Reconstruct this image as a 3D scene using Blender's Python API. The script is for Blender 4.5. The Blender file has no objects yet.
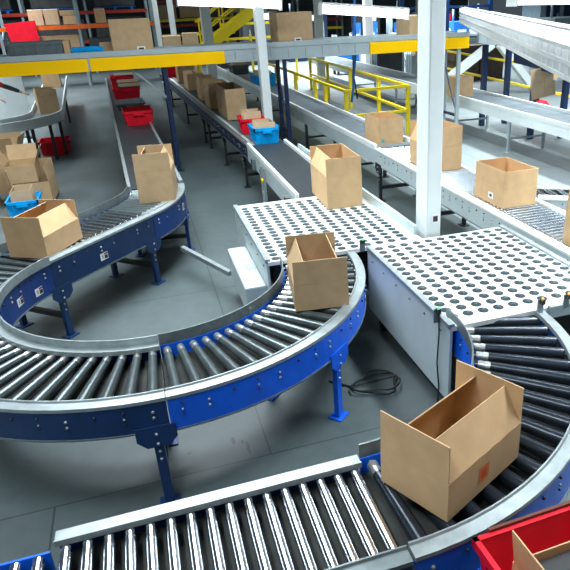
import bpy, math, random
from math import sin, cos, pi, radians as R, sqrt, atan2
from mathutils import Vector, Matrix
random.seed(7)
C = bpy.context.scene.collection
H = 2.9
# ------------------------------------------------------------------ camera
def nrm(v): return v.normalized()
F = 620.0
PP = (352.0, 285.0)
def vd(p): return nrm(Vector((p[0]-PP[0], p[1]-PP[1], F)))
dn = vd((402.0, 1640.0)); yy = vd((120.0, 11.0)); yy = nrm(yy - dn*dn.dot(yy)); up = -dn
xx = yy.cross(up)
if xx.x < 0: xx = -xx
ROT = Matrix((xx, yy, up))                     # camera (x right, y down, z forward) -> world
def at(px, py, z):                              # point of the world at height z seen there
    r = ROT @ Vector(((px-PP[0])/F, (py-PP[1])/F, 1.0)); t = (z-H)/r.z
    return Vector((r.x*t, r.y*t, z))
cd = bpy.data.cameras.new('camera'); cam = bpy.data.objects.new('camera', cd); C.objects.link(cam)
cx = ROT @ Vector((1,0,0)); cy = ROT @ Vector((0,-1,0)); cz = ROT @ Vector((0,0,-1))
M = Matrix((cx, cy, cz)).transposed().to_4x4(); M.translation = Vector((0,0,H)); cam.matrix_world = M
cd.sensor_width = 36.0; cd.lens = F/570*36.0; cd.shift_x = -(PP[0]-285)/570; cd.clip_start = .05; cd.clip_end = 200
bpy.context.scene.camera = cam

# ------------------------------------------------------------------ materials
MATS = {}
def mat(name, col, rough=.5, metal=0., var=.12, scale=6., bump=0., bscale=60., emit=None, es=0., coat=0., spec=.5):
    m = bpy.data.materials.new(name); m.use_nodes = True; nt = m.node_tree; N = nt.nodes; Lk = nt.links
    b = N['Principled BSDF']; b.inputs['Roughness'].default_value = rough; b.inputs['Metallic'].default_value = metal
    b.inputs['Coat Weight'].default_value = coat; b.inputs['Specular IOR Level'].default_value = spec
    tc = N.new('ShaderNodeTexCoord')
    if var > 0:
        no = N.new('ShaderNodeTexNoise'); no.inputs['Scale'].default_value = scale; no.inputs['Detail'].default_value = 5
        Lk.new(tc.outputs['Object'], no.inputs['Vector'])
        cr = N.new('ShaderNodeValToRGB'); cr.color_ramp.elements[0].position = .3; cr.color_ramp.elements[1].position = .7
        cr.color_ramp.elements[0].color = (*[c*(1-var) for c in col], 1); cr.color_ramp.elements[1].color = (*[min(1, c*(1+var)) for c in col], 1)
        Lk.new(no.outputs['Fac'], cr.inputs['Fac']); Lk.new(cr.outputs['Color'], b.inputs['Base Color'])
    else: b.inputs['Base Color'].default_value = (*col, 1)
    if bump > 0:
        nb = N.new('ShaderNodeTexNoise'); nb.inputs['Scale'].default_value = bscale; Lk.new(tc.outputs['Object'], nb.inputs['Vector'])
        bp = N.new('ShaderNodeBump'); bp.inputs['Strength'].default_value = bump; bp.inputs['Distance'].default_value = .01
        Lk.new(nb.outputs['Fac'], bp.inputs['Height']); Lk.new(bp.outputs['Normal'], b.inputs['Normal'])
    if emit: b.inputs['Emission Color'].default_value = (*emit, 1); b.inputs['Emission Strength'].default_value = es
    MATS[name] = m; return m
CARD = mat('cardboard', (.58, .375, .195), .8, 0, .07, 9, .05, 120)
CARD2 = mat('cardboard_dull', (.47, .32, .175), .85, 0, .08, 9, .05, 120)
CARDP = mat('cardboard_pale', (.52, .38, .24), .85, 0, .08, 9)
TAPE = mat('tape', (.38, .25, .13), .4, 0, .05)
WHITE = mat('white_paper', (.8, .82, .82), .6, 0, .04)
INK = mat('ink', (.02, .02, .025), .6, 0, 0)
ORLAB = mat('orange_label', (.75, .17, .03), .5, 0, .05)
TEALLAB = mat('teal_label', (.05, .40, .42), .5, 0, .05)
REDINK = mat('red_ink', (.6, .10, .04), .6, 0, 0)
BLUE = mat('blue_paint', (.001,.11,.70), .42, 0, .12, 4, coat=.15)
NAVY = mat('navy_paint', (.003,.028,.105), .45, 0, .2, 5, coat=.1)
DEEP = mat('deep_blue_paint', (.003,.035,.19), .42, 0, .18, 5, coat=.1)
DARKBLUE = mat('dark_blue_steel', (.006, .018, .06), .45, 0, .2, 5)
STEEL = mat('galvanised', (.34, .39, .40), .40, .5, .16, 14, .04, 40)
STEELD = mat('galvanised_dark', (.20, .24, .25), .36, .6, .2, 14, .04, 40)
CHROMEB = mat('zinc_roller', (.44,.49,.53), .26, 1.0, .05, 20)
CHROME = mat('chrome', (.80, .82, .88), .17, 1.0, .05, 20)
ROLD = mat('dark_roller', (.11,.135,.14), .28, .6, .2, 12)
ROLCAP = mat('roller_cap', (.55, .58, .58), .28, .8, .1)
ROLBLK = mat('black_roller', (.022, .030, .042), .25, .4, .2, 12)
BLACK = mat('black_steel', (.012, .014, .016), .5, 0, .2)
PAN = mat('drive_pan', (.018, .020, .018), .8, 0, .4, 9)
BELT = mat('black_belt', (.022, .027, .032), .5, 0, .15, 3, .03, 200)
BELTG = mat('grey_belt', (.12, .145, .16), .42, .1, .25, 4)
PALE = mat('pale_grey_paint', (.47,.55,.56), .45, .1, .06, 3)
WPAINT = mat('white_paint', (.74, .80, .80), .42, 0, .05, 3)
GREYP = mat('grey_paint', (.36, .43, .45), .45, .1, .08, 3)
DECK = mat('deck_white', (.74, .79, .79), .32, .1, .05, 5)
WHEEL = mat('deck_wheel', (.022, .032, .036), .45, .2, .2)
WHEELIN = mat('deck_wheel_core', (.06,.10,.115), .4, .3, .2)
YEL = mat('yellow_panel', (.95,.54,.0), .6, 0, .03, 2, spec=.12)
YELR = mat('yellow_rail', (.86, .66, .01), .4, 0, .05, 2)
RED = mat('red_plastic', (.72, .008, .025), .42, 0, .1, 5, spec=.25)
CYAN = mat('cyan_plastic', (.0, .33, .75), .42, 0, .1, 5, spec=.25)
GREYPL = mat('grey_plastic', (.10, .125, .135), .45, 0, .1, 5)
ORANGE = mat('rack_orange', (.80, .13, .01), .45, 0, .1)
RRED = mat('rack_red', (.36, .03, .015), .5, 0, .1)
RACKU = mat('rack_upright', (.30, .38, .42), .45, .3, .1)
WRAP = mat('wrapped_goods', (.05, .055, .06), .35, 0, .3, 2)
DBOARD = mat('brown_sheet', (.20,.14,.085), .8, 0, .1, 5)
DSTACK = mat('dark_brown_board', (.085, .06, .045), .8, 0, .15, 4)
PALLB = mat('blue_pallet', (.01, .14, .50), .5, 0, .1)
RUST = mat('brown_board', (.13, .035, .02), .7, 0, .2)
SKIN = mat('skin', (.50, .27, .18), .5, 0, .06)
SHIRT = mat('red_sleeve', (.42, .01, .015), .8, 0, .12, 20)
GAUNT = mat('charcoal_sleeve', (.022, .028, .03), .75, 0, .2, 20)
TROUS = mat('dark_trousers', (.02, .025, .04), .8, 0, .2, 20)
HAIR = mat('dark_hair', (.02, .014, .01), .6, 0, .3, 40)
LAMP = mat('lamp_tube', (.95, .97, 1), .3, 0, 0, emit=(.90, .96, 1.0), es=5.)
LAMPH = mat('lamp_housing', (.55,.58,.58), .35, 0, .02)
GREENL = mat('green_indicator', (.05, .6, .1), .4, 0, 0, emit=(.05, .9, .2), es=1.5)
AMBER = mat('amber_indicator', (.8, .3, .03), .4, 0, 0, emit=(1, .35, .03), es=1.)
CABLEB = mat('blue_cable', (.01, .14, .45), .5, 0, .1)

# ------------------------------------------------------------------ helpers
def thing(name, label, cat, loc=(0,0,0), rz=0., group=None):
    o = bpy.data.objects.new(name, None); C.objects.link(o); o.empty_display_size = .1
    o.location = loc; o.rotation_euler = (0, 0, rz); o['label'] = label; o['category'] = cat
    if group: o['group'] = group
    return o
def tag(o, label, cat, group=None, kind=None):
    if label: o['label'] = label
    if cat: o['category'] = cat
    if group: o['group'] = group
    if kind: o['kind'] = kind
    return o
class MB:
    def __init__(s): s.v = []; s.f = []; s.m = []; s.s = []
    def add(s, vs, fs, mi=0, smooth=False):
        b = len(s.v); s.v += [Vector(v) for v in vs]
        for f in fs: s.f.append([b+i for i in f]); s.m.append(mi); s.s.append(smooth)
        return s
    def box(s, c, d, mi=0, X=None, bev=0.):
        x, y, z = [q/2 for q in d]; c = Vector(c)
        vs = [Vector((sx*x, sy*y, sz*z)) for sz in (-1,1) for sy in (-1,1) for sx in (-1,1)]
        if X is not None: vs = [X @ v for v in vs]
        return s.add([c+v for v in vs], [(0,2,3,1),(4,5,7,6),(0,1,5,4),(2,6,7,3),(0,4,6,2),(1,3,7,5)], mi)
    def beam(s, p0, p1, w, h, mi=0, upv=(0,0,1)):
        p0 = Vector(p0); p1 = Vector(p1); d = nrm(p1-p0); u = Vector(upv)
        a = d.cross(u)
        if a.length < 1e-4: a = Vector((1,0,0))
        a.normalize(); b = a.cross(d)
        vs = [p+a*(w/2*i)+b*(h/2*j) for p in (p0,p1) for j in (-1,1) for i in (-1,1)]
        return s.add(vs, [(0,1,3,2),(4,6,7,5),(0,4,5,1),(1,5,7,3),(3,7,6,2),(2,6,4,0)], mi)
    def lathe(s, p0, p1, prof, n=10, mis=None, smooth=True, caps=True):
        p0 = Vector(p0); p1 = Vector(p1); d = p1-p0; dd = nrm(d)
        a = dd.orthogonal().normalized(); b = dd.cross(a); vs = []; fs = []; base = len(s.v)
        for t, r in prof:
            for k in range(n): vs.append(p0+d*t+(a*cos(2*pi*k/n)+b*sin(2*pi*k/n))*r)
        s.v += vs
        for i in range(len(prof)-1):
            mi = mis[i] if mis else 0
            for k in range(n):
                k2 = (k+1) % n; s.f.append([base+i*n+k, base+i*n+k2, base+(i+1)*n+k2, base+(i+1)*n+k]); s.m.append(mi); s.s.append(smooth)
        if caps:
            s.f.append([base+k for k in range(n)][::-1]); s.m.append(mis[0] if mis else 0); s.s.append(False)
            o = base+(len(prof)-1)*n; s.f.append([o+k for k in range(n)]); s.m.append(mis[-1] if mis else 0); s.s.append(False)
        return s
    def lathe_split(s, p0, p1, prof, n, mis):
        for i in range(len(prof)-1):
            s.lathe(p0, p1, [prof[i],prof[i+1]], n, [mis[i]], caps=False)
        return s
    def tube(s, p0, p1, r, n=10, mi=0): return s.lathe(p0, p1, [(0,r),(1,r)], n, [mi])
    def pipe(s, pts, r, n=8, mi=0):
        pts = [Vector(p) for p in pts]; base = len(s.v); m = len(pts); pa = None
        for i, p in enumerate(pts):
            d = nrm(pts[min(i+1,m-1)]-pts[max(i-1,0)])
            a = d.orthogonal().normalized() if pa is None else nrm(pa - d*pa.dot(d)); pa = a; b = d.cross(a)
            rr = r[i] if isinstance(r, (list,tuple)) else r
            for k in range(n): s.v.append(p+(a*cos(2*pi*k/n)+b*sin(2*pi*k/n))*rr)
        for i in range(m-1):
            for k in range(n):
                k2 = (k+1) % n; s.f.append([base+i*n+k, base+i*n+k2, base+(i+1)*n+k2, base+(i+1)*n+k]); s.m.append(mi); s.s.append(True)
        s.f.append([base+k for k in range(n)][::-1]); s.m.append(mi); s.s.append(False)
        s.f.append([base+(m-1)*n+k for k in range(n)]); s.m.append(mi); s.s.append(False)
        return s
    def sweep(s, st, prof, mi=0, smooth=False):
        # st: list of (pos(x,y), outward normal(nx,ny)); prof: closed polygon of (u,z)
        base = len(s.v); n = len(prof)
        for (p, q) in st:
            z0 = p[2] if len(p) > 2 else 0.
            for u, z in prof: s.v.append(Vector((p[0]+q[0]*u, p[1]+q[1]*u, z+z0)))
        for i in range(len(st)-1):
            for k in range(n):
                k2 = (k+1) % n; s.f.append([base+i*n+k, base+i*n+k2, base+(i+1)*n+k2, base+(i+1)*n+k]); s.m.append(mi); s.s.append(smooth)
        s.f.append([base+k for k in range(n)]); s.m.append(mi); s.s.append(False)
        o = base+(len(st)-1)*n; s.f.append([o+k for k in range(n)][::-1]); s.m.append(mi); s.s.append(False)
        return s
    def build(s, name, mats, parent=None, world=False):
        if not isinstance(mats, (list,tuple)): mats = [mats]
        off = Vector(parent_loc(parent)) if (parent is not None and world) else Vector((0,0,0))
        me = bpy.data.meshes.new(name); me.from_pydata([tuple(v-off) for v in s.v], [], s.f)
        for m in mats: me.materials.append(m)
        me.polygons.foreach_set('material_index', s.m); me.polygons.foreach_set('use_smooth', s.s); me.update()
        import bmesh
        bm = bmesh.new(); bm.from_mesh(me); bmesh.ops.recalc_face_normals(bm, faces=bm.faces); bm.to_mesh(me); bm.free()
        o = bpy.data.objects.new(name, me); C.objects.link(o)
        if parent is not None: o.parent = parent
        return o
def parent_loc(p):
    v = Vector((0,0,0))
    while p is not None: v += p.location; p = p.parent
    return v
def mesh_child(name, me, parent, loc=(0,0,0)):
    o = bpy.data.objects.new(name, me); C.objects.link(o); o.parent = parent; o.location = loc; return o
def dup(root, loc, rz=None, label=None, group=None):
    r = root.copy(); C.objects.link(r); r.location = loc
    if rz is not None: r.rotation_euler = (0,0,rz)
    if label: r['label'] = label
    if group: r['group'] = group
    for ch in list(root.children):
        c = ch.copy(); C.objects.link(c); c.parent = r
        for g in ch.children:
            d = g.copy(); C.objects.link(d); d.parent = c
    return r

# ------------------------------------------------------------------ the hall
def math_node(nt, op, a, b=None):
    n = nt.nodes.new('ShaderNodeMath'); n.operation = op
    for i, q in enumerate((a, b)):
        if q is None: continue
        if isinstance(q, (int, float)): n.inputs[i].default_value = q
        else: nt.links.new(q, n.inputs[i])
    return n.outputs[0]
def floor_mat():
    m = bpy.data.materials.new('concrete_floor'); m.use_nodes = True; nt = m.node_tree; N = nt.nodes; L = nt.links
    b = N['Principled BSDF']
    g = N.new('ShaderNodeNewGeometry'); sp = N.new('ShaderNodeSeparateXYZ'); L.new(g.outputs['Position'], sp.inputs[0])
    x, y = sp.outputs[0], sp.outputs[1]
    n1 = N.new('ShaderNodeTexNoise'); n1.inputs['Scale'].default_value = .8; n1.inputs['Detail'].default_value = 8; L.new(g.outputs['Position'], n1.inputs['Vector'])
    n2 = N.new('ShaderNodeTexNoise'); n2.inputs['Scale'].default_value = 9; n2.inputs['Detail'].default_value = 6; L.new(g.outputs['Position'], n2.inputs['Vector'])
    cr = N.new('ShaderNodeValToRGB'); e = cr.color_ramp.elements; e[0].position = .3; e[1].position = .75
    e[0].color = (.048,.066,.068,1); e[1].color = (.098,.126,.129,1)
    mixf = math_node(nt, 'ADD', math_node(nt, 'MULTIPLY', n1.outputs['Fac'], .7), math_node(nt, 'MULTIPLY', n2.outputs['Fac'], .3))
    L.new(mixf, cr.inputs['Fac'])
    # paler floor colour right of the grey conveyor
    pal = N.new('ShaderNodeMix'); pal.data_type = 'RGBA'; L.new(math_node(nt, 'GREATER_THAN', x, 4.15), pal.inputs[0]); L.new(cr.outputs['Color'], pal.inputs[6])
    cr2 = N.new('ShaderNodeValToRGB'); e2 = cr2.color_ramp.elements; e2[0].position = .3; e2[1].position = .75
    e2[0].color = (.17,.20,.205,1); e2[1].color = (.25,.285,.29,1); L.new(mixf, cr2.inputs['Fac']); L.new(cr2.outputs['Color'], pal.inputs[7])
    def line(coord, pos, period, w):
        a = math_node(nt, 'ADD', coord, -pos+period/2)
        a = math_node(nt, 'FLOORED_MODULO', a, period)
        a = math_node(nt, 'ABSOLUTE', math_node(nt, 'ADD', a, -period/2))
        return math_node(nt, 'LESS_THAN', a, w)
    l1 = line(y, 3.53, 3.0, .006)
    near = math_node(nt, 'LESS_THAN', y, 3.53)
    l2 = math_node(nt, 'MULTIPLY', line(x, -.92, 2.84, .006), near)
    l3 = math_node(nt, 'MULTIPLY', line(x, .5, 2.84, .006), math_node(nt, 'SUBTRACT', 1., near))
    ln = math_node(nt, 'MAXIMUM', l1, math_node(nt, 'MAXIMUM', l2, l3))
    # a few oil drips
    dr = None
    for (sx, sy, rx, ry) in ((.27,3.78,.02,.06),(.36,3.66,.018,.09),(.33,3.74,.01,.03),(.2,4.2,.05,.02),(.52,4.45,.05,.015),(-.05,3.75,.02,.015)):
        q = math_node(nt, 'ADD', math_node(nt, 'POWER', math_node(nt, 'ABSOLUTE', math_node(nt, 'DIVIDE', math_node(nt, 'ADD', x, -sx), rx)), 2.),
                      math_node(nt, 'POWER', math_node(nt, 'ABSOLUTE', math_node(nt, 'DIVIDE', math_node(nt, 'ADD', y, -sy), ry)), 2.))
        q = math_node(nt, 'LESS_THAN', math_node(nt, 'ADD', q, math_node(nt, 'MULTIPLY', n2.outputs['Fac'], 1.2)), 1.2)
        dr = q if dr is None else math_node(nt, 'MAXIMUM', dr, q)
    dark = math_node(nt, 'MAXIMUM', math_node(nt, 'MULTIPLY', ln, .7), math_node(nt, 'MULTIPLY', dr, .85))
    mx = N.new('ShaderNodeMix'); mx.data_type = 'RGBA'; L.new(dark, mx.inputs[0]); L.new(pal.outputs[2], mx.inputs[6]); mx.inputs[7].default_value = (.012,.018,.02,1)
    L.new(mx.outputs[2], b.inputs['Base Color'])
    b.inputs['Roughness'].default_value = .5
    return m
fl = MB().add([(-14,-2,0),(24,-2,0),(24,44,0),(-14,44,0)], [(0,1,2,3)]).build('floor', floor_mat()); tag(fl, 'grey concrete floor with slab joints', None, kind='structure')
wm = mat('wall_cladding', (.05, .065, .075), .6, 0, .3, 1.2)
wb = MB().box((5,44.1,4.5),(38,.2,9)).build('wall_back', wm); tag(wb, 'distant grey hall wall', None, kind='structure')

# ------------------------------------------------------------------ conveyors
Z = .82
CAP = [(-.072,.795),(-.072,.828),(-.064,.828),(-.058,.817),(.006,.815),(.006,.792)]
def guard_prof(h): return [(-.006,.79),(-.006,.82+h),(.004,.82+h),(.004,.79)]
def arcst(cx_, cy_, r, a0, a1, n, sgn):
    out = []
    for i in range(n+1):
        a = R(a0+(a1-a0)*i/n); out.append(((cx_+r*cos(a), cy_+r*sin(a)), (sgn*cos(a), sgn*sin(a))))
    return out
def linest(p0, p1, n, nv):
    return [((p0[0]+(p1[0]-p0[0])*i/n, p0[1]+(p1[1]-p0[1])*i/n), nv) for i in range(n+1)]
def interp(st, t):
    k = t*(len(st)-1); i = min(int(k), len(st)-2); f = k-i
    a, b = st[i], st[i+1]
    p = [a[0][j]*(1-f)+b[0][j]*f for j in (0,1)]; q = [a[1][j]*(1-f)+b[1][j]*f for j in (0,1)]
    d = Vector((b[0][0]-a[0][0], b[0][1]-a[0][1])).normalized()
    return p, q, d
def bolt(mb, p, q, z, r=.011, mi=1):
    b = Vector((p[0], p[1], z)); n = Vector((q[0], q[1], 0)); mb.lathe(b, b+n*.012, [(0,r),(.6,r*.9),(1,r*.4)], 6, [mi]*2)
def make_leg(parent, p, q, d, bracket_z, m, zt=.6, w=.06, br=True, plate=.24):
    """a floor leg below a side frame at p; q outward, d along the conveyor"""
    mb = MB(); D = Vector((d[0], d[1], 0)); Q = Vector((q[0], q[1], 0)); P = Vector((p[0], p[1], 0))
    c = P-Q*.03
    X = Matrix(((D.x,Q.x,0),(D.y,Q.y,0),(0,0,1)))
    mb.box(c+Vector((0,0,zt/2+.008)), (w,.04,zt-.012), 0, X)
    for z in (bracket_z-.12, bracket_z-.18): bolt(mb, P+Q*.0-Q*.01, q, z)
    leg = mb.build('leg', [m, STEEL], parent, world=True)
    MB().box(c+Vector((0,0,.006)), (.13,.11,.012), 0, X).build('foot_plate', m, leg, world=True)
    if br:
        mb = MB()
        cc = P+Q*.004
        hw, hh = plate/2, .075
        poly = [(-hw,hh),(hw,hh),(hw,-.02),(hw*.55,-hh),(-hw*.55,-hh),(-hw,-.02)]
        vs = [cc+D*u+Q*k+Vector((0,0,bracket_z+z)) for k in (-.004,.004) for u, z in poly]
        mb.add(vs, [tuple(range(6))[::-1], tuple(range(6,12))]+[(i,(i+1)%6,6+(i+1)%6,6+i) for i in range(6)], 0)
        for u, z in ((0,.02),(0,-.05)): bolt(mb, cc+D*u+Q*.004, q, bracket_z+z)
        mb.build('mounting_plate', [m, STEEL], leg, world=True)
    return leg
def warning_label(parent, p, q, d, z, w=.105, h=.075):
    D = Vector((d[0],d[1],0)); Q = Vector((q[0],q[1],0)); c = Vector((p[0],p[1],z))+Q*.003; U = Vector((0,0,1))
    def quad(u0,u1,v0,v1,k): return [c+D*u0+U*v0+Q*k, c+D*u1+U*v0+Q*k, c+D*u1+U*v1+Q*k, c+D*u0+U*v1+Q*k]
    mb = MB(); sg = 1 if (D.x > 0) else -1
    mb.add(quad(-w/2,w/2,-h/2,h/2,0), [(0,1,2,3)], 0)
    mb.add(quad(0 if sg>0 else -w*.45, w*.45 if sg>0 else 0, h*.2, h*.42, .001), [(0,1,2,3)], 1)
    mb.add(quad(.002 if sg>0 else -w*.42, w*.42 if sg>0 else -.002, -h*.38, h*.12, .001), [(0,1,2,3)], 2)
    mb.add(quad(-w*.3 if sg>0 else w*.1, -w*.1 if sg>0 else w*.3, -h*.25, h*.25, .001), [(0,1,2,3)], 3)
    mb.build('warning_label', [WHITE, RRED, INK, GREYP], parent, world=True)
def module(name, label, inn, out, n_roll, frames=(BLUE,BLUE), fh=(.24,.24), caps=('cap','cap'), guard=(.0,.0), cap_mats=(STEEL,STEEL), rmat=ROLD, rr=(.028,.037), rin=(.04,.085),
           legs=(), braces=True, legmat=None, rollers_off=.5, group=None, labels=(), cat='conveyor', roller_seg=12, legz=None, base=None, hide_frame=(False,False)):
    mid = base or ((inn[0][0][0]+out[0][0][0])/2, (inn[0][0][1]+out[0][0][1])/2)
    t = thing(name, label, cat, (mid[0], mid[1], 0), 0, group)
    for s, st in enumerate((inn, out)):
        f = MB(); b = Z-.025-fh[s]
        f.sweep(st, [(-.012,Z-.026),(0,Z-.026),(0,b),(-.012,b)], 0)
        L = len(st)
        nb = max(2, int(sum((Vector(st[i][0])-Vector(st[i+1][0])).length for i in range(L-1))/.16))
        for k in range(nb):
            p, q, d = interp(st, (k+.5)/nb)
            top = Z-.06
            if k % 3 == 0: bolt(f, p, q, top-.035); bolt(f, p, q, top-.075)
            elif k % 3 == 1:
                bolt(f, p, q, top-.01, .008, 2); bolt(f, p, q, top-.055, .008, 1); bolt(f, p, q, top-.085, .006, 2)
            else: bolt(f, p, q, top-.02, .010, 2)
        f.build('side_frame', [frames[s], STEEL, BLACK], t, world=True)
        fl_ = MB().sweep(st, [(-.045,b),(.006,b),(.006,b-.012),(-.045,b-.012)], 0); fl_.build('bottom_flange', STEELD, t, world=True)
        if caps[s] == 'cap': MB().sweep(st, CAP, 0).build('top_rail', cap_mats[s], t, world=True)
        if guard[s] > 0:
            gp = [(u-.0,z) for u, z in guard_prof(guard[s])]
            MB().sweep(st, [(u+.012,z) for u, z in gp] if caps[s]=='cap' else gp, 0).build('guard_rail', cap_mats[s], t, world=True)
    # pan below the rollers
    pan = MB(); N = 16
    for i in range(N):
        a0,_,_ = interp(inn,i/N); a1,_,_ = interp(inn,(i+1)/N); b0,_,_ = interp(out,i/N); b1,_,_ = interp(out,(i+1)/N)
        zt = .705
        def mv(a,b,k): return [a[0]+(b[0]-a[0])*k, a[1]+(b[1]-a[1])*k]
        A0,B0,A1,B1 = mv(a0,b0,.03),mv(a0,b0,.97),mv(a1,b1,.03),mv(a1,b1,.97)
        pan.add([(*A0,zt),(*A1,zt),(*B1,zt),(*B0,zt),(*A0,zt-.01),(*A1,zt-.01),(*B1,zt-.01),(*B0,zt-.01)], [(0,1,2,3),(4,7,6,5),(0,3,7,4),(1,5,6,2),(0,4,5,1),(3,2,6,7)])
    pan.build('drive_pan', PAN, t, world=True)
    # rollers
    me = None
    for k in range(n_roll):
        tt = (k+rollers_off)/n_roll
        a,_,_ = interp(inn, tt); b,_,_ = interp(out, tt)
        A = Vector((*a, Z-.012-rr[1])); B = Vector((*b, Z-.012-rr[1])); d = nrm(B-A)
        p0 = A+d*rin[0]; p1 = B-d*rin[1]; ln = (p1-p0).length
        if me is None:
            r0, r1 = rr; mb = MB(); e = .018/ln
            pf = [(0,r0*.4),(.001,r0*.96),(1.8*e,r0*.98),(1.85*e,r0*.86),(2.3*e,r0*.86),(2.35*e,r0*.98),(3.9*e,r0*.98),(3.95*e,r0*.88),(4.4*e,r0*.88),(4.45*e,r0),(.50,r0+(r1-r0)*.5),(.501,r0+(r1-r0)*.46),(.507,r0+(r1-r0)*.46),(.508,r0+(r1-r0)*.51),(.76,r0+(r1-r0)*.76),(.761,r0+(r1-r0)*.72),(.766,r0+(r1-r0)*.72),(.767,r0+(r1-r0)*.77),(1,r1)]
            mb.lathe_split((0,0,0),(ln,0,0), pf+[(1.0005,r1*.3)], roller_seg, [1]*9+[0]*(len(pf)-9))
            # axle stubs
            mb.tube((-.03,0,0),(0,0,0),.006,6,1); mb.tube((ln,0,0),(ln+.03,0,0),.006,6,1)
            o = mb.build('roller', [rmat, ROLCAP if rmat not in (CHROME, CHROMEB) else CHROME], t); me = o.data
        else:
            o = mesh_child('roller', me, t)
        o.location = p0-parent_loc(t); o.rotation_euler = (0,0,atan2(d.y,d.x))
    # legs
    for (tt, sides) in legs:
        feet = []
        for s in sides:
            st = (inn,out)[s]; p, q, d = interp(st, tt); b = Z-.025-fh[s]
            make_leg(t, p, q, d, b-.045, legmat or frames[s], b-.01, legz or .06); feet.append(Vector((p[0]-q[0]*.03, p[1]-q[1]*.03, 0)))
        if len(feet) == 2 and braces:
            dd = nrm(feet[1]-feet[0])*.02
            MB().beam(feet[0]+dd+Vector((0,0,.22)), feet[1]-dd+Vector((0,0,.22)), .04, .05).build('cross_brace', BLACK, t, world=True)
    for (tt, s, z) in labels:
        st = (inn,out)[s]; p, q, d = interp(st, tt); warning_label(t, p, q, d, z)
    return t

UC = (-.12, 5.06)
# right half of the U turn, bright blue
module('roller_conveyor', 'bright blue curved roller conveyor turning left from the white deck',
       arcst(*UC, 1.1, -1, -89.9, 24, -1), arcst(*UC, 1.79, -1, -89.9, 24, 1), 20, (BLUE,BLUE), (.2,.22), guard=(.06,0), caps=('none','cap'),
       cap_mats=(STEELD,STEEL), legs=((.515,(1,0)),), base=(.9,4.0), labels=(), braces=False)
# left part of the U turn, navy
UC2 = (-.12, 5.138)
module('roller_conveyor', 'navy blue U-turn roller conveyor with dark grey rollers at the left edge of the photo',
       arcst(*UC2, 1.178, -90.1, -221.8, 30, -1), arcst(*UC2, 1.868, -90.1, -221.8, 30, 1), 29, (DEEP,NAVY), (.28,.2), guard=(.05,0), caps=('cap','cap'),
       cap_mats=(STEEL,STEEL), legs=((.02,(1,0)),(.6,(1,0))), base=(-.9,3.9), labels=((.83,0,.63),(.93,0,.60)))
# diagonal
dv = (.6665,.7455); nv = (.7455,-.6665)
i0 = Vector((UC2[0]+1.178*cos(R(138.2)), UC2[1]+1.178*sin(R(138.2)))); DL = 1.45
# the first bend
RB = 1.06; RBO = 1.75
# end of the diagonal on its right rail = start of the bend's outer arc
i1 = i0+Vector(dv)*DL
module('roller_conveyor', 'short straight blue roller conveyor running diagonally behind the navy U-turn',
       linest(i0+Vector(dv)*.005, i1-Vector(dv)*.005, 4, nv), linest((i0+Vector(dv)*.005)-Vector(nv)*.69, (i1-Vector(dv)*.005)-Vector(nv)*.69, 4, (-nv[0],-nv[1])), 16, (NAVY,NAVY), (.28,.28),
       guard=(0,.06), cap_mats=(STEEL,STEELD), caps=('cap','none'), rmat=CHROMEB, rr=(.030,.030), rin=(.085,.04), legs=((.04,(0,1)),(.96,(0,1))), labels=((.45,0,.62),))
bc = i1-Vector(nv)*RBO
a0 = math.degrees(atan2(i1.y-bc.y, i1.x-bc.x))
module('roller_conveyor', 'blue bend where the left black belt meets the diagonal rollers',
       arcst(bc.x, bc.y, RBO, a0+.2, a0+44, 16, 1), arcst(bc.x, bc.y, RB, a0+.2, a0+44, 16, -1), 15, (DEEP,NAVY), (.28,.24), guard=(0,.07), caps=('cap','none'),
       cap_mats=(STEEL,STEELD), rr=(.038,.030), rin=(.085,.04), legs=((.72,(0,1)),), base=(bc.x+RB+.3,bc.y), labels=((.58,0,.66),))
e_out = Vector((bc.x+RBO*cos(R(a0+44)), bc.y+RBO*sin(R(a0+44)))); e_in = Vector((bc.x+RB*cos(R(a0+44)), bc.y+RB*sin(R(a0+44))))
# right curve below deck
RC = (.77, 3.47)
module('roller_conveyor', 'blue quarter-turn conveyor with black rollers at the bottom right',
       arcst(*RC, 1.1, 5, -89.7, 24, -1), arcst(*RC, 1.78, -3, -89.7, 24, 1), 17, (BLUE,BLUE), (.22,.24), guard=(.06,0), caps=('none','cap'), cap_mats=(STEELD,STEEL),
       rmat=ROLBLK, rr=(.030,.041), legs=((.9,(0,1)),), base=(1.8,2.2), braces=False)
# front straight
module('roller_conveyor', 'straight roller conveyor with shiny chrome rollers along the bottom edge of the photo',
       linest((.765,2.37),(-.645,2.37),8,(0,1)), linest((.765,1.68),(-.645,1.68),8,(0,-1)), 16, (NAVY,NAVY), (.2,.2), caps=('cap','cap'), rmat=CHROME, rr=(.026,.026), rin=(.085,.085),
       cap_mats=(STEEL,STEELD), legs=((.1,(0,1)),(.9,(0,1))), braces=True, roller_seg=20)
module('roller_conveyor', 'end of a chrome roller conveyor with blue side rail, bottom left corner',
       linest((-.665,2.29),(-1.9,2.29),8,(0,1)), linest((-.665,1.68),(-1.9,1.68),8,(0,-1)), 14, (BLUE,NAVY), (.2,.2), caps=('none','none'), rmat=CHROME, rr=(.026,.026), rin=(.03,.03),
       legs=((.1,(0,1)),), roller_seg=20)

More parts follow.
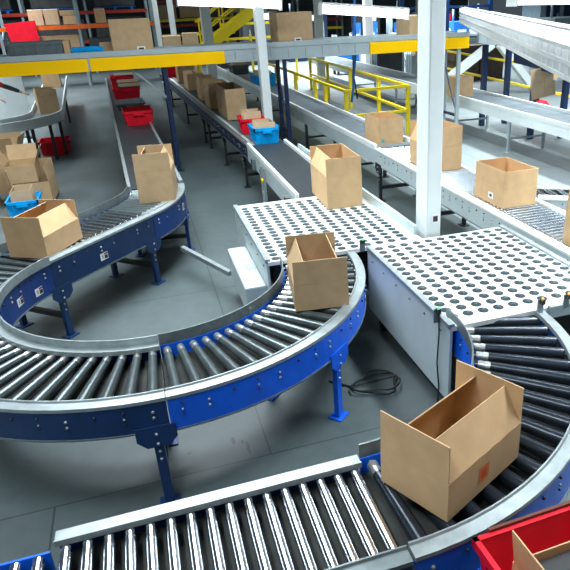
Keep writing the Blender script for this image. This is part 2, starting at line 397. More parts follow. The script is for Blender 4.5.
def belt_conveyor(name, label, pl0, pl1, width, belt=BELT, frame=PALE, fh=.22, rail_h=.03, legs=(), legmat=BLACK, zt=Z, lip=.04, group=None, both=True, railm=None):
    """straight; pl0/pl1 = left edge start and end seen along +Y"""
    p0 = Vector((*pl0,0)); p1 = Vector((*pl1,0)); d = nrm(p1-p0); r = Vector((d.y,-d.x,0)); U = Vector((0,0,1))
    t = thing(name, label, 'conveyor', p0+r*width/2, 0, group)
    b = MB(); L = (p1-p0).length
    def pt(a, s, z): return p0+d*a+r*s+U*z
    b.add([pt(0,lip,zt-.03),pt(L,lip,zt-.03),pt(L,width-lip,zt-.03),pt(0,width-lip,zt-.03),pt(0,lip,zt-.01),pt(L,lip,zt-.01),pt(L,width-lip,zt-.01),pt(0,width-lip,zt-.01)],
          [(0,3,2,1),(4,5,6,7),(0,1,5,4),(2,3,7,6),(1,2,6,5),(3,0,4,7)]).build('belt', belt, t, world=True)
    for s in (0, 1):
        u0, u1 = (0,lip) if s == 0 else (width-lip, width)
        f = MB()
        f.add([pt(a,u,z) for z in (zt-fh, zt-.03) for a, u in ((0,u0),(L,u0),(L,u1),(0,u1))], [(0,3,2,1),(4,5,6,7),(0,1,5,4),(1,2,6,5),(2,3,7,6),(3,0,4,7)])
        f.build('side_frame', frame, t, world=True)
        MB().add([pt(a,u,z) for z in (zt-.03, zt+rail_h) for a, u in ((0,u0-.004),(L,u0-.004),(L,u1),(0,u1))], [(0,3,2,1),(4,5,6,7),(0,1,5,4),(1,2,6,5),(2,3,7,6),(3,0,4,7)]).build('edge_rail', railm or WPAINT, t, world=True)
    for a in legs:
        for u in (.035, width-.035):
            l = MB(); q = pt(a,u,0); l.box(q+U*((zt-fh)/2+.006), (.05,.05,zt-fh-.012)); lo = l.build('leg', legmat, t, world=True); MB().box(q+U*.006, (.12,.12,.012)).build('foot_plate', legmat, lo, world=True)
        MB().beam(pt(a,.06,.28), pt(a,width-.06,.28), .035, .035).build('cross_brace', legmat, t, world=True)
    return t, pt, L
# left belt: continues from the bend
ld = Vector((-.038,1.)).normalized()
lp0 = Vector((e_in.x, e_in.y))+ld*.02
belt_conveyor('belt_conveyor', 'black belt conveyor on the left carrying red totes towards the blue bend', (lp0.x,lp0.y), (lp0.x+ld.x*15, lp0.y+ld.y*15), .69, BELT, GREYP, .2, .03, (.8,4,8,12), BLACK, railm=STEEL)
# main belt
t, pt, L = belt_conveyor('belt_conveyor', 'black belt conveyor leading to the white deck, blue tote at its far end', (1.6,6.93), (1.6,10.2), .66, BELT, PALE, .26, .04, (1.0,), DARKBLUE)
for a in (.35, 1.9, 2.6):                       # drive boxes and photo-eye brackets on the near side
    m_ = MB(); m_.box(pt(a,-.03,.66),(.05,.12,.16)); m_.box(pt(a,-.05,.70),(.03,.05,.06),1); m_.build('bracket', [STEELD, BLACK], t, world=True)
for a in (1.62, 1.78):
    MB().box(pt(a,-.06,.5),(.035,.035,.62)).build('post', STEEL, t, world=True)
MB().box(pt(1.7,-.06,.30),(.03,.10,.30)).build('junction_box', GREYP, t, world=True)
g_ = MB().lathe(pt(1.7,-.09,.62), pt(1.7,-.06,.62), [(0,.03),(1,.03)], 10, [0]); g_.build('stop_button', YEL, t, world=True)
# upstream of it: dark roller conveyor
bu = Vector((-.045,1.)).normalized(); bl0 = Vector((1.6,10.23)); bl1 = bl0+bu*14; br_ = Vector((bu.y,-bu.x))
module('roller_conveyor', 'long dark blue roller conveyor in the centre background carrying a row of open boxes',
       linest(bl0, bl1, 10, (-br_.x,-br_.y)), linest(bl0+br_*.62, bl1+br_*.62, 10, (br_.x,br_.y)), 98, (DARKBLUE,DARKBLUE), (.2,.2), caps=('cap','cap'), cap_mats=(STEELD,STEELD), rmat=ROLD, rr=(.026,.026), rin=(.08,.08),
       legs=((.03,(0,1)),(.16,(0,1)),(.29,(0,1)),(.34,(0,1)),(.55,(0,1)),(.8,(0,1))), legmat=BLACK, roller_seg=8)
t2 = [o for o in bpy.data.objects if o.name.startswith('roller_conveyor')][-1]
# right conveyor C
module('roller_conveyor', 'pale grey roller conveyor beyond the white column, open boxes on its chrome rollers',
       linest((3.39,3.0),(3.39,9.0),8,(-1,0)), linest((4.09,3.0),(4.09,9.0),8,(1,0)), 80, (PALE,PALE), (.22,.22), cap_mats=(WPAINT,WPAINT), rmat=CHROMEB, rr=(.028,.028), rin=(.08,.08),
       legs=((.35,(0,1)),(.72,(0,1)),(.98,(0,1))), legmat=BLACK, roller_seg=10)
belt_conveyor('belt_conveyor', 'long pale grey belt conveyor running back past the white pillar', (3.39,9.02), (3.05,26), .70, BELTG, PALE, .25, .05, (1.2,4,8,12), BLACK)
module('roller_conveyor', 'short spur of chrome rollers branching off at the right edge',
       linest((4.12,5.75),(5.0,5.15),4,(-.563,-.826)), linest((4.12,6.35),(5.3,5.6),4,(.537,.844)), 9, (PALE,PALE), (.2,.2), cap_mats=(WPAINT,WPAINT), rmat=CHROMEB, rr=(.03,.03), rin=(.08,.08), legs=((.8,(0,1)),), legmat=BLACK, roller_seg=10)
# conveyor D
belt_conveyor('belt_conveyor', 'wide pale belt conveyor on thin grey legs in the right background', (6.86,6.0), (7.2,27), .88, BELTG, WPAINT, .2, .05, (1.5,4.9,7.2,11,15), GREYP)

# ------------------------------------------------------------------ white decks with swivel wheels
wm_ = MB(); wm_.lathe((0,0,0),(0,0,.004), [(0,.040),(.6,.040),(1,.037)], 18, [0,0]); wm_.lathe((-.018,0,-.004),(.018,0,-.004), [(0,.014),(1,.014)], 8, [1])
def deck(name, label, x0, x1, y0, y1, skirts, nx, ny, sx, sy, ox, oy, gtop=None):
    t = thing(name, label, 'conveyor', ((x0+x1)/2, (y0+y1)/2, 0))
    MB().box(((x0+x1)/2,(y0+y1)/2,Z-.02),(x1-x0,y1-y0,.036)).build('deck_plate', DECK, t, world=True)
    MB().box(((x0+x1)/2,(y0+y1)/2,.5),(x1-x0-.3,y1-y0-.3,.4)).build('drive_case', PAN, t, world=True)
    for (a, b) in skirts:
        MB().beam((*a,.5),(*b,.5), .02, .60).build('side_skirt', PALE, t, world=True)
        r_ = MB(); r_.beam((*a,Z+.004),(*b,Z+.004), .045, .03)
        n = 6
        for k in range(n):
            p = Vector((*a,0)).lerp(Vector((*b,0)), (k+.5)/n); q = nrm(Vector((b[1]-a[1], a[0]-b[0], 0)))
            for s in (-1,1): bolt(r_, p+q*s*.0105, q*s, .73, .010, 1)
        r_.build('edge_rail', [STEEL, STEELD], t, world=True)
    cnt = []
    for j in range(ny):
        for i in range(nx):
            x, y = ox+i*sx, oy+j*sy
            if x0+.05 < x < x1-.05 and y0+.05 < y < y1-.05: cnt.append((x,y))
    cnt.sort(key=lambda p: p[0]**2+p[1]**2)
    me = None
    for k, (x,y) in enumerate(cnt[:100]):
        if me is None: o = wm_.build('swivel_wheel', [WHEEL, WHEELIN], t); me = o.data
        else: o = mesh_child('swivel_wheel', me, t)
        o.location = Vector((x,y,Z-.001))-t.location; o.rotation_euler = (0,0,.5)
    rest = MB()
    for (x,y) in cnt[100:]:
        rest.lathe((x,y,Z-.001),(x,y,Z+.003), [(0,.040),(.6,.040),(1,.037)], 14, [0,0]); rest.lathe((x-.016,y-.008,Z-.005),(x+.016,y+.008,Z-.005), [(0,.014),(1,.014)], 6, [1])
    if cnt[100:]: o = rest.build('swivel_wheel', [WHEEL, WHEELIN], t, world=True); o['kind'] = 'stuff'
    for (x,y) in ((x0+.1,y0+.12),(x1-.1,y0+.12),(x0+.1,y1-.12),(x1-.1,y1-.12)):
        MB().box((x,y,.395),(.07,.07,.79)).build('leg', BLACK, t, world=True)
    return t
d1 = deck('sorter_deck', 'white deck of swivel wheels at the end of the black belt', .877, 2.37, 5.075, 6.89, [((.877,5.09),(.877,6.89))], 14, 20, .125, .1, .96, 5.14)
r_ = MB(); r_.beam((2.36,5.2,.86),(2.30,9.5,.86), .03, .10); r_.build('guard_rail', PALE, d1, world=True)
att = MB(); att.box((.765,5.75,.40),(.20,1.1,.30)); ob = att.build('control_box', PALE, d1, world=True)
bv = ob.modifiers.new('b','BEVEL'); bv.width = .02; bv.segments = 2
MB().beam((.655,6.2,.30),(.24,7.2,.30), .05, .05).build('cable_duct', STEEL, d1, world=True)
MB().box((.80,5.7,.552),(.10,.16,.003)).build('faded_label', GREYP, d1, world=True)
d2 = deck('sorter_deck', 'white deck of swivel wheels right of the column, feeding the lower right rollers', 1.82, 3.22, 3.39, 5.065, [((1.82,3.39),(1.82,5.06)),((3.22,3.39),(3.22,5.06))], 12, 17, .125, .104, 1.90, 3.43)
MB().box((2.9,3.36,.80),(.62,.04,.09)).build('end_panel', STEEL, d2, world=True)
def photo_eye(parent, x, y, z0=.83):
    m_ = MB(); m_.box((x,y,z0+.04),(.05,.012,.11)); m_.build('sensor_bracket', STEELD, parent, world=True)
    MB().box((x,y-.022,z0+.085),(.03,.03,.035)).build('photo_sensor', BLACK, parent, world=True)
    MB().lathe((x,y-.022,z0+.103),(x,y-.022,z0+.115), [(0,.010),(1,.008)], 8, [0]).build('indicator', GREENL if x<2.2 else AMBER, parent, world=True)
photo_eye(d2, 1.74, 5.0); photo_eye(d2, 1.785, 3.55, .80); photo_eye(d2, 2.50, 3.345); photo_eye(d2, 2.72, 3.345)
MB().pipe([(1.79,3.53,.86),(1.795,3.53,.7),(1.79,3.54,.45),(1.8,3.52,.25),(1.78,3.5,.02)], .006, 6).build('sensor_cable', BLACK, d2, world=True)
pts = []
for k in range(40):
    a = k/39*4*pi; rr_ = .16+.03*sin(k*.9); pts.append((1.50+rr_*1.1*cos(a)+.02*sin(k), 4.05+rr_*sin(a), .012+.0012*k))
pts += [(1.3,4.1,.012),(1.15,4.25,.012)]
cb = MB().pipe(pts, .008, 6).build('power_cable', BLACK); tag(cb, 'loosely coiled black cable on the floor left of the tall white skirt', 'cable')

# ------------------------------------------------------------------ open cardboard boxes
def open_box(label, fl, yaw, w, d, h, fr=.19, flaps=(0,0,25,25), m=CARD, z=Z-.011, group=None, stickers=(), name='cardboard_box', tilt=None, cat='box', inside=None):
    """fl = front left bottom corner; flaps (front, back, left, right): lean in degrees, positive inward"""
    fl = Vector((fl[0], fl[1], 0)); ex = Vector((cos(yaw), sin(yaw), 0)); ey = Vector((-sin(yaw), cos(yaw), 0))
    c = fl+ex*w/2+ey*d/2
    t = thing(name, label, cat, (c.x, c.y, z), yaw, group)
    if tilt: t.rotation_euler = (tilt[0], tilt[1], yaw)
    th = .006
    b = MB()
    b.box((0,0,th/2),(w,d,th))
    b.box((0,-d/2+th/2,h/2+th/2),(w,th,h-th)); b.box((0,d/2-th/2,h/2+th/2),(w,th,h-th))
    b.box((-w/2+th/2,0,h/2+th/2),(th,d-2*th,h-th)); b.box((w/2-th/2,0,h/2+th/2),(th,d-2*th,h-th))
    b.build('box_body', m, t)
    for k, a in enumerate(flaps):
        if a is None: continue
        a = R(a); L = fr
        f = MB()
        if k < 2:
            s = -1 if k == 0 else 1; W = w-.004
            o = Vector((0, s*(d/2-th/2), h)); dirv = Vector((0, -s*sin(a), cos(a))); wv = Vector((1,0,0))
        else:
            s = -1 if k == 2 else 1; W = d-2*th-.006
            o = Vector((s*(w/2-th/2), 0, h)); dirv = Vector((-s*sin(a), 0, cos(a))); wv = Vector((0,1,0))
        nn = nrm(wv.cross(dirv))*th/2
        o = o+dirv*.001
        vs = [o+wv*(sx*W/2)+dirv*q+nn*e for e in (-1,1) for sx, q in ((-1,0),(1,0),(1,L),(-1,L))]
        f.add(vs, [(0,1,2,3),(7,6,5,4),(0,4,5,1),(1,5,6,2),(2,6,7,3),(3,7,4,0)]).build('flap', m, t)
    for (face, u, v, sw, sh, mm, nm) in stickers:
        q = MB()
        if face == 'front': A = [(u+i*sw/2, -d/2-.002, v+j*sh/2) for i, j in ((-1,-1),(1,-1),(1,1),(-1,1))]
        elif face == 'right': A = [(w/2+.002, u+i*sw/2, v+j*sh/2) for i, j in ((-1,-1),(1,-1),(1,1),(-1,1))]
        else: A = [(-w/2-.002, u+i*sw/2, v+j*sh/2) for i, j in ((1,-1),(-1,-1),(-1,1),(1,1))]
        q.add(A, [(0,1,2,3)], 0)
        if mm is ORLAB:
            A2 = [((x if face != 'right' else x+.001), (y if face=='right' else y-.001), zz) for (x,y,zz) in A]
            cc = sum((Vector(p) for p in A2), Vector())/4; A2 = [cc+(Vector(p)-cc)*.5 for p in A2]; q.add(A2, [(0,1,2,3)], 1)
        if mm is WHITE:
            cc = sum((Vector(p) for p in A), Vector())/4; off = {'front':(0,-.001,0),'left':(-.001,0,0),'right':(.001,0,0)}[face]
            A2 = [cc+(Vector(p)-cc)*.45+Vector(off) for p in A]; q.add(A2, [(0,1,2,3)], 1)
        q.build(nm, [mm, INK if mm is WHITE else REDINK], t)
    return t
G_S = 'boxes on the blue roller conveyors'
open_box('large open box with an orange square label, on the black rollers at bottom right', (.815,2.165), R(-63.5), .39, .585, .21, .195, (0,0,38,30), stickers=(('right',-.02,.105,.08,.085,ORLAB,'orange_label'),), group=G_S)
open_box('open box with bright top flap at the left edge, on the diagonal roller conveyor', (-1.36,6.22), R(-29), .40, .57, .205, .19, (0,0,28,32), group=G_S)
open_box('tall brown open box standing on the blue bend below the red totes', (-.148,7.52), R(-8), .41, .5, .37, .21, (0,0,25,25), CARD2, group=G_S)
open_box('open box at the upper end of the bright blue curve, beside the white deck edge', (.873,4.06), R(-8), .405, .57, .21, .185, (0,0,26,22), CARD2, group=G_S)
open_box('tall open box on the white deck just off the black belt', (1.807,6.31), R(-2), .40, .74, .36, .195, (0,5,24,4), z=Z+.004)
G_C = 'open boxes along the right conveyor'
open_box('open box with a small teal label, beside the yellow railing corner post', (3.543,9.24), R(1), .42, .6, .21, .195, (0,2,3,3), group=G_C, stickers=(('front',-.14,.06,.05,.055,TEALLAB,'teal_label'),))
open_box('tall open box half hidden behind the big white column', (3.555,7.30), R(1), .42, .72, .32, .25, (0,0,24,3), group=G_C)
open_box('open box with a white label on its left side, right of the big white column', (3.55,5.568), R(1), .415, .6, .20, .20, (0,2,2,4), group=G_C, stickers=(('left',-.05,.09,.10,.07,WHITE,'shipping_label'),))
open_box('tall box cut off by the right edge of the photo, on the chrome rollers', (3.52,3.87), R(1), .42, .6, .36, .2, (0,4,4,4), group=G_C)
open_box('small plain box on the wide background conveyor behind the grey bridge leg', (6.95,13.2), R(4), .48, .5, .44, .2, (90,90,88,86), CARD2)
G_B = 'open boxes in a row on the dark roller conveyor'
brow = [((1.69,12.83),1,.40,1.25,.36,.235,(2,0,4,2),'largest open box in the row on the dark conveyor, just behind the red tote'),
        ((1.56,14.5),1,.44,.85,.33,.22,(6,-4,30,0),'open box with a folded-in pointed side flap, second in the row behind the red tote'),
        ((1.545,16.1),1,.40,.8,.34,.18,(2,0,8,8),'third open box in the row on the dark conveyor, counted from the red tote'),
        ((1.44,18.35),1,.46,1.05,.42,.2,(90,90,85,85),'closed box fourth in the row on the dark conveyor'),
        ((1.37,20.6),1,.50,.8,.46,.2,(90,90,86,85),'farthest closed box in the row, just under the yellow bridge panel')]
for (p, ya, w, d, h, fr, fp, lab) in brow:
    st_ = (('left',.1,.10,.10,.06,REDINK,'printed_mark'),) if 'second' in lab or 'third' in lab else ()
    open_box(lab, p, R(ya), w, d, h, fr, fp, CARD if 'closed' in lab else CARD2, group=G_B, stickers=st_)

# ------------------------------------------------------------------ totes
def tote(label, fl, yaw, w, d, h, m, z=Z-.008, group=None, name='tote'):
    fl = Vector((fl[0], fl[1], 0)); ex = Vector((cos(yaw), sin(yaw), 0)); ey = Vector((-sin(yaw), cos(yaw), 0)); c = fl+ex*w/2+ey*d/2
    t = thing(name, label, 'tote', (c.x,c.y,z), yaw, group)
    def ring(sc, z_, ins=0): return [((w/2*sc-ins)*a, (d/2*sc-ins*1)*b, z_) for a, b in ((-1,-1),(1,-1),(1,1),(-1,1))]
    b = MB(); th = .006
    o0, o1 = ring(.86,0), ring(.97,h); i0_, i1_ = ring(.86,.008,th), ring(.97,h,th)
    b.add(o0+o1+i0_+i1_, [(3,2,1,0)]+[(k,(k+1)%4,4+(k+1)%4,4+k) for k in range(4)]+[(8,9,10,11)]+[(8+(k+1)%4,8+k,12+k,12+(k+1)%4) for k in range(4)]+[(4+k,4+(k+1)%4,12+(k+1)%4,12+k) for k in range(4)])
    for s in (-1,1):                              # ribs
        for u in (-.3,0,.3):
            for kz in range(1):
                lo = Vector((u*w*.9, s*(d/2*.875), h*.08)); hi = Vector((u*w, s*(d/2*.972+.004), h*.82)); b.beam(lo, hi, .02, .012, 0, (0,s,0))
        for u in (-.36,-.12,.12,.36):
            lo = Vector((s*(w/2*.875), u*d*.9, h*.08)); hi = Vector((s*(w/2*.972+.004), u*d, h*.82)); b.beam(lo, hi, .02, .012, 0, (s,0,0))
    b.build('tote_body', m, t)
    r = MB()
    for (A, B) in (((-1,-1),(1,-1)),((1,-1),(1,1)),((1,1),(-1,1)),((-1,1),(-1,-1))):
        p = Vector((A[0]*w/2*.985, A[1]*d/2*.985, h-.018)); q = Vector((B[0]*w/2*.985, B[1]*d/2*.985, h-.018)); e = nrm(q-p)*.012; r.beam(p-e, q+e, .024, .045)
    ro = r.build('rim', m, t)
    for s in (-1,1): MB().box((0,s*(d/2+.004),h-.055),(w*.34,.03,.05)).build('handle', m, ro)
    return t
tote('cyan blue tote at the far end of the black belt, board flaps standing in it', (1.735,10.145), R(0), .42, .56, .26, CYAN)
open_box('small open box standing inside the cyan tote on the black belt', (1.79,10.2), R(0), .31, .38, .20, .13, (4,0,30,10), CARDP, z=Z+.004, name='cardboard_box')
tote('red tote on the dark conveyor right behind the cyan tote', (1.69,11.15), R(-3), .42, .56, .26, RED)
open_box('small open box standing inside the red tote behind the cyan tote', (1.755,11.22), R(-3), .31, .38, .22, .14, (4,0,25,6), CARDP, z=Z+.004)
tote('red tote farthest up the dark conveyor, half hidden by a bridge post', (1.10,22.4), R(-3), .40, .5, .42, RED)
tote('nearest red tote on the left black belt, empty', (-.27,13.15), R(2), .56, .75, .27, RED)
tote('low grey tray on the left belt just behind the empty red tote', (-.43,15.5), R(2), .62, .9, .13, GREYPL)
stack = [((-.50,17.4),'second red tote from the front on the left black belt'),((-.535,18.4),'third red tote from the front on the left black belt'),((-.60,20.6),'farthest red tote on the left black belt')]
for (p, lab) in stack: tote(lab, p, R(2), .66, .86, .27, RED, Z-.008, 'red totes on the left belt')
for (p, lab, w_) in (((-.36,17.46),'flat brown cardboard sheet lying over the second red tote',.46),((-.40,18.5),'flat brown cardboard sheet lying over the third red tote',.46),((-.50,20.7),'flat brown cardboard sheet lying over the farthest red tote',.48)):
    o = MB().box((0,0,0),(w_+.08,.86,.012)).build('cardboard_sheet', DBOARD); o.location = (p[0]+w_/2+.04,p[1]+.36,Z+.30); o.rotation_euler = (0,0,.03); tag(o, lab, 'cardboard', 'boards over the red totes')
tote('cyan tote on the long grey conveyor, behind the nearer white pillar', (3.24,18.0), R(0), .62, .8, .30, CYAN)
open_box('small box inside the cyan tote on the long grey conveyor', (3.32,18.1), R(0), .42, .5, .26, .12, (0,0,20,10), CARDP, z=Z+.004)
tote('nearer grey tote on the long grey conveyor, cardboard lying in it', (3.18,21.7), R(0), .58, .9, .30, GREYPL)
open_box('small box inside the nearer grey tote on the long grey conveyor', (3.25,21.85), R(0), .42, .6, .26, .16, (20,0,20,10), CARDP, z=Z+.004)
tote('farther grey tote on the long grey conveyor, just below the bridge', (3.13,24.3), R(0), .58, .9, .30, GREYPL)
tote('red tote in the bottom right corner with board flaps sticking out', (1.045,1.03), R(1.5), .60, .62, .30, RED, z=.56)
# its stand, and what is in it
st = thing('tote_stand', 'blue steel stand under the red tote in the bottom right corner', 'stand', (1.35,1.3,0))
MB().box((1.35,1.33,.535),(.64,.62,.03)).build('top', NAVY, st, world=True)
for sx in (-.28,.28):
    for sy in (-.27,.27): MB().box((1.35+sx,1.33+sy,.26),(.05,.05,.52)).build('leg', NAVY, st, world=True)
open_box('open box inside the red tote at bottom right, one flap standing up', (1.165,1.10), R(1.5), .43, .45, .22, .19, (None,None,-8,None), CARD, z=.572)
o = MB().box((0,0,.085),(.40,.42,.17)).build('shade_block', BLACK); o.location = (1.374,1.332,.579); o.rotation_euler = (0,0,R(1.5)); tag(o, 'added black shade block inside the box in the bottom right red tote', 'shade_block')  # black block added in place of the shade inside the box
o = MB().box((0,0,0),(.52,.014,.16)).build('cardboard_sheet', RUST); o.location = (1.36,1.668,.80); o.rotation_euler = (0,0,R(1.5)); tag(o, 'dark brown board standing against the back rim of the bottom right red tote', 'cardboard')

# ------------------------------------------------------------------ left: white curved conveyor, person, floor boxes
def sweep_conv(name, label, st_in, st_out, zb, zt, ztop, belt, side, legs, legmat=BLACK):
    mid = ((st_in[0][0][0]+st_out[0][0][0])/2, (st_in[0][0][1]+st_out[0][0][1])/2)
    t = thing(name, label, 'conveyor', (*mid,0))
    MB().sweep(st_out, [(-.03,zb),(-.03,ztop),(.0,ztop),(.0,zb)]).build('side_wall', side, t, world=True)
    MB().sweep(st_in, [(-.03,zb),(-.03,ztop),(.0,ztop),(.0,zb)]).build('side_wall', side, t, world=True)
    b = MB(); n = len(st_in)
    for i in range(n-1):
        def k(j, st, off): p, q = st[j]; return (p[0]+q[0]*off, p[1]+q[1]*off)
        A,B,Cc,D = k(i,st_in,-.035),k(i+1,st_in,-.035),k(i+1,st_out,-.035),k(i,st_out,-.035)
        b.add([(*A,zt),(*B,zt),(*Cc,zt),(*D,zt),(*A,zt-.03),(*B,zt-.03),(*Cc,zt-.03),(*D,zt-.03)], [(0,1,2,3),(4,7,6,5),(0,3,7,4),(1,5,6,2),(0,4,5,1),(3,2,6,7)])
    b.build('belt', belt, t, world=True)
    for (i, s) in legs:
        p, q = (st_in,st_out)[s][i]
        l = MB(); l.box((p[0]-q[0]*.05,p[1]-q[1]*.05,zb/2),(.06,.06,zb-.004)); l.build('leg', legmat, t, world=True)
    return t
WC = (-3.25,15.5)
so = linest((-2.06,24),(-1.57,15.5),6,(1,0))[:-1]+arcst(*WC,1.68,0,-88,16,1)
si = linest((-2.72,24),(-2.23,15.5),6,(-1,0))[:-1]+arcst(*WC,1.02,0,-88,16,-1)
sweep_conv('belt_conveyor', 'pale grey curved conveyor at the upper left where the person handles a box', si, so, .74, .84, .94, BELTG, WPAINT, ((8,1),(11,1),(15,1),(19,1),(9,0),(14,0),(3,0),(3,1)))
open_box('open box tipped by the person, on the pale curved conveyor at the upper left', (-2.06,15.75), R(12), .42, .5, .36, .15, (-12,-10,0,20), CARD2, z=.84)
open_box('closed box behind the tipped one, on the pale conveyor under the bridge', (-2.56,21.4), R(2), .50, .6, .42, .15, (90,90,86,86), CARD, z=.84)
wp = MB(); wp.lathe((-3.25,15.6,0),(-3.25,15.6,.26), [(0,.96),(1,.96)], 40, [0]); o = wp.build('work_platform', PALE); tag(o, 'white raised work platform inside the bend of the pale conveyor', 'platform')
scr = MB(); scr.box((-4.0,17.35,1.0),(3.0,.06,1.72)); o = scr.build('partition_screen', WPAINT); tag(o, 'plain white partition screen behind the person at the left edge', 'screen')
scl = MB(); scl.box((-4.0,17.35,.07),(2.9,.4,.14)); o2 = scl.build('foot', STEELD, o)
# floor stack
def fbox(*a, **k): return open_box(*a, **k)
fbox('large open box on the floor left of the blue bend, another box on it', (-2.12,11.05), R(-2), .56, .75, .36, .24, (None,0,-8,6), CARD2, z=0.03)
pal = MB(); pal.box((-1.84,11.42,.015),(.6,.8,.03)); o = pal.build('floor_board', BLACK); tag(o, 'thin black base board under the large open box on the floor', 'board')
fbox('upper open box with wide spread flaps resting on the large floor box', (-2.18,11.10), R(0), .46, .55, .28, .25, (None,-20,-25,-24), CARD2, z=.39)
fbox('open box on the floor at the far left edge, beside the stacked boxes', (-2.92,11.1), R(6), .52, .6, .55, .2, (-10,10,5,-25), CARD2, z=0)
fbox('crumpled box on the floor behind the stacked boxes, flap raised', (-2.62,12.15), R(-6), .5, .5, .70, .28, (-15,-25,-10,-20), CARD2, z=0)
tote('cyan tote on the floor behind the left edge box, cardboard in it', (-2.12,10.25), R(0), .45, .55, .30, CYAN, z=0)
fbox('pale open box standing in the cyan tote on the floor', (-2.04,10.33), R(0), .30, .36, .34, .10, (0,0,10,10), CARDP, z=.012)
tote('red tote on the floor beneath the pale curved conveyor', (-2.18,15.2), R(0), .62, .6, .30, RED, z=0)

# person
def skinned(name, verts, edges, radii, m, parent, sub=2, root=0):
    me = bpy.data.meshes.new(name); me.from_pydata(verts, edges, []); me.materials.append(m)
    o = bpy.data.objects.new(name, me); C.objects.link(o)
    s = o.modifiers.new('skin','SKIN'); s.use_smooth_shade = True
    for i, r in enumerate(radii):
        d = me.skin_vertices[0].data[i]; d.radius = (r, r) if not isinstance(r, tuple) else r
    me.skin_vertices[0].data[root].use_root = True
    u = o.modifiers.new('sub','SUBSURF'); u.levels = sub; u.render_levels = sub
    o.parent = parent; return o
pz = .262
ps = thing('person', 'person in a red top with dark gauntlets reaching for the box at the left edge', 'person', (-3.1,15.6,pz), 0)
# local coordinates, facing +x
bv_ = [(0,0,.92),(0,0,1.10),(.01,0,1.30),(.02,0,1.46),(.04,0,1.52),(.05,0,1.60),(.06,0,1.70),
       (0,.10,.86),(.03,.11,.48),(0,.11,.08),(.14,.12,.045),(0,-.10,.86),(.03,-.11,.48),(0,-.11,.08),(.14,-.12,.045),
       (.02,.19,1.40),(.05,.26,1.12),(.22,.24,.96),(.30,.22,.93),
       (.03,-.19,1.37),(.34,-.10,1.31),(.60,-.02,1.18),(.80,.02,1.07)]
be_ = [(0,1),(1,2),(2,3),(3,4),(4,5),(5,6),(0,7),(7,8),(8,9),(9,10),(0,11),(11,12),(12,13),(13,14),(3,15),(15,16),(16,17),(17,18),(3,19),(19,20),(20,21),(21,22)]
br2 = [.14,.12,.145,.10,.05,.075,.09,.085,.06,.045,.035,.085,.06,.045,.035,.055,.045,.032,.03,.055,.047,.036,.028]
skinned('body', bv_, be_, br2, SKIN, ps)
sk = MB(); sk.lathe((.07,0,1.60),(.06,0,1.80), [(0,.05),(.15,.085),(.45,.098),(.75,.088),(.93,.05),(1,.01)], 16, [0]*5); sk.box((.165,0,1.685),(.03,.022,.045)); 
sk.box((.152,0,1.645),(.02,.05,.012),2)
for s in (-1,1): sk.lathe((.145,s*.034,1.71),(.163,s*.034,1.71), [(0,.014),(1,.004)], 8, [1]); sk.lathe((.06,s*.09,1.69),(.055,s*.108,1.69), [(0,.03),(1,.02)], 8, [0])
sk.build('head', [SKIN, INK, RRED], ps)
hr = MB(); hr.lathe((.045,0,1.70),(.045,0,1.83), [(0,.107),(.3,.107),(.65,.095),(.9,.06),(1,.01)], 16, [0]*4); hr.build('hair', HAIR, ps)
skinned('shirt', [(0,0,.90),bv_[1],bv_[2],bv_[3],bv_[15],bv_[16],bv_[19],bv_[20],(.48,-.057,1.24)], [(0,1),(1,2),(2,3),(3,4),(4,5),(3,6),(6,7),(7,8)], [.172,.158,.172,.125,.075,.062,.075,.066,.058], SHIRT, ps)
skinned('gauntlet', [(.43,-.073,1.265),(.60,-.02,1.18),(.76,.012,1.093)], [(0,1),(1,2)], [.056,.052,.042], GAUNT, ps)
skinned('trousers', [(0,0,1.06),(0,0,.94),bv_[7],bv_[8],(0,.11,.12),bv_[11],bv_[12],(0,-.11,.12)], [(0,1),(1,2),(2,3),(3,4),(1,5),(5,6),(6,7)], [.142,.15,.105,.08,.065,.105,.08,.065], TROUS, ps)
for s in (-1,1): MB().box((.08,s*.115,.035),(.28,.10,.07)).build('shoe', BLACK, ps)
hd = MB()
for k, (dy, ln) in enumerate(((-.03,.075),(-.01,.085),(.01,.08),(.03,.065))):
    hd.pipe([(.80,.02+dy*.7,1.07),(.86,.03+dy,1.055),(.86+ln*.45,.03+dy,1.04),(.86+ln*.7,.03+dy,1.005)], [.013,.011,.010,.008], 8)
hd.pipe([(.81,.045,1.065),(.85,.075,1.04),(.88,.08,1.01)], [.013,.012,.009], 8)
hd.build('hand', SKIN, ps)
h2 = MB()
for (dy, ln) in ((-.03,.07),(-.01,.08),(.01,.075),(.03,.06)): h2.pipe([(.29,.22+dy*.6,.94),(.34,.22+dy,.915),(.34+ln*.5,.22+dy,.89),(.34+ln*.6,.22+dy,.855)], [.013,.011,.010,.008], 8)
h2.pipe([(.30,.195,.935),(.34,.165,.915),(.37,.16,.89)], [.013,.012,.009], 8)
h2.build('hand', SKIN, ps)

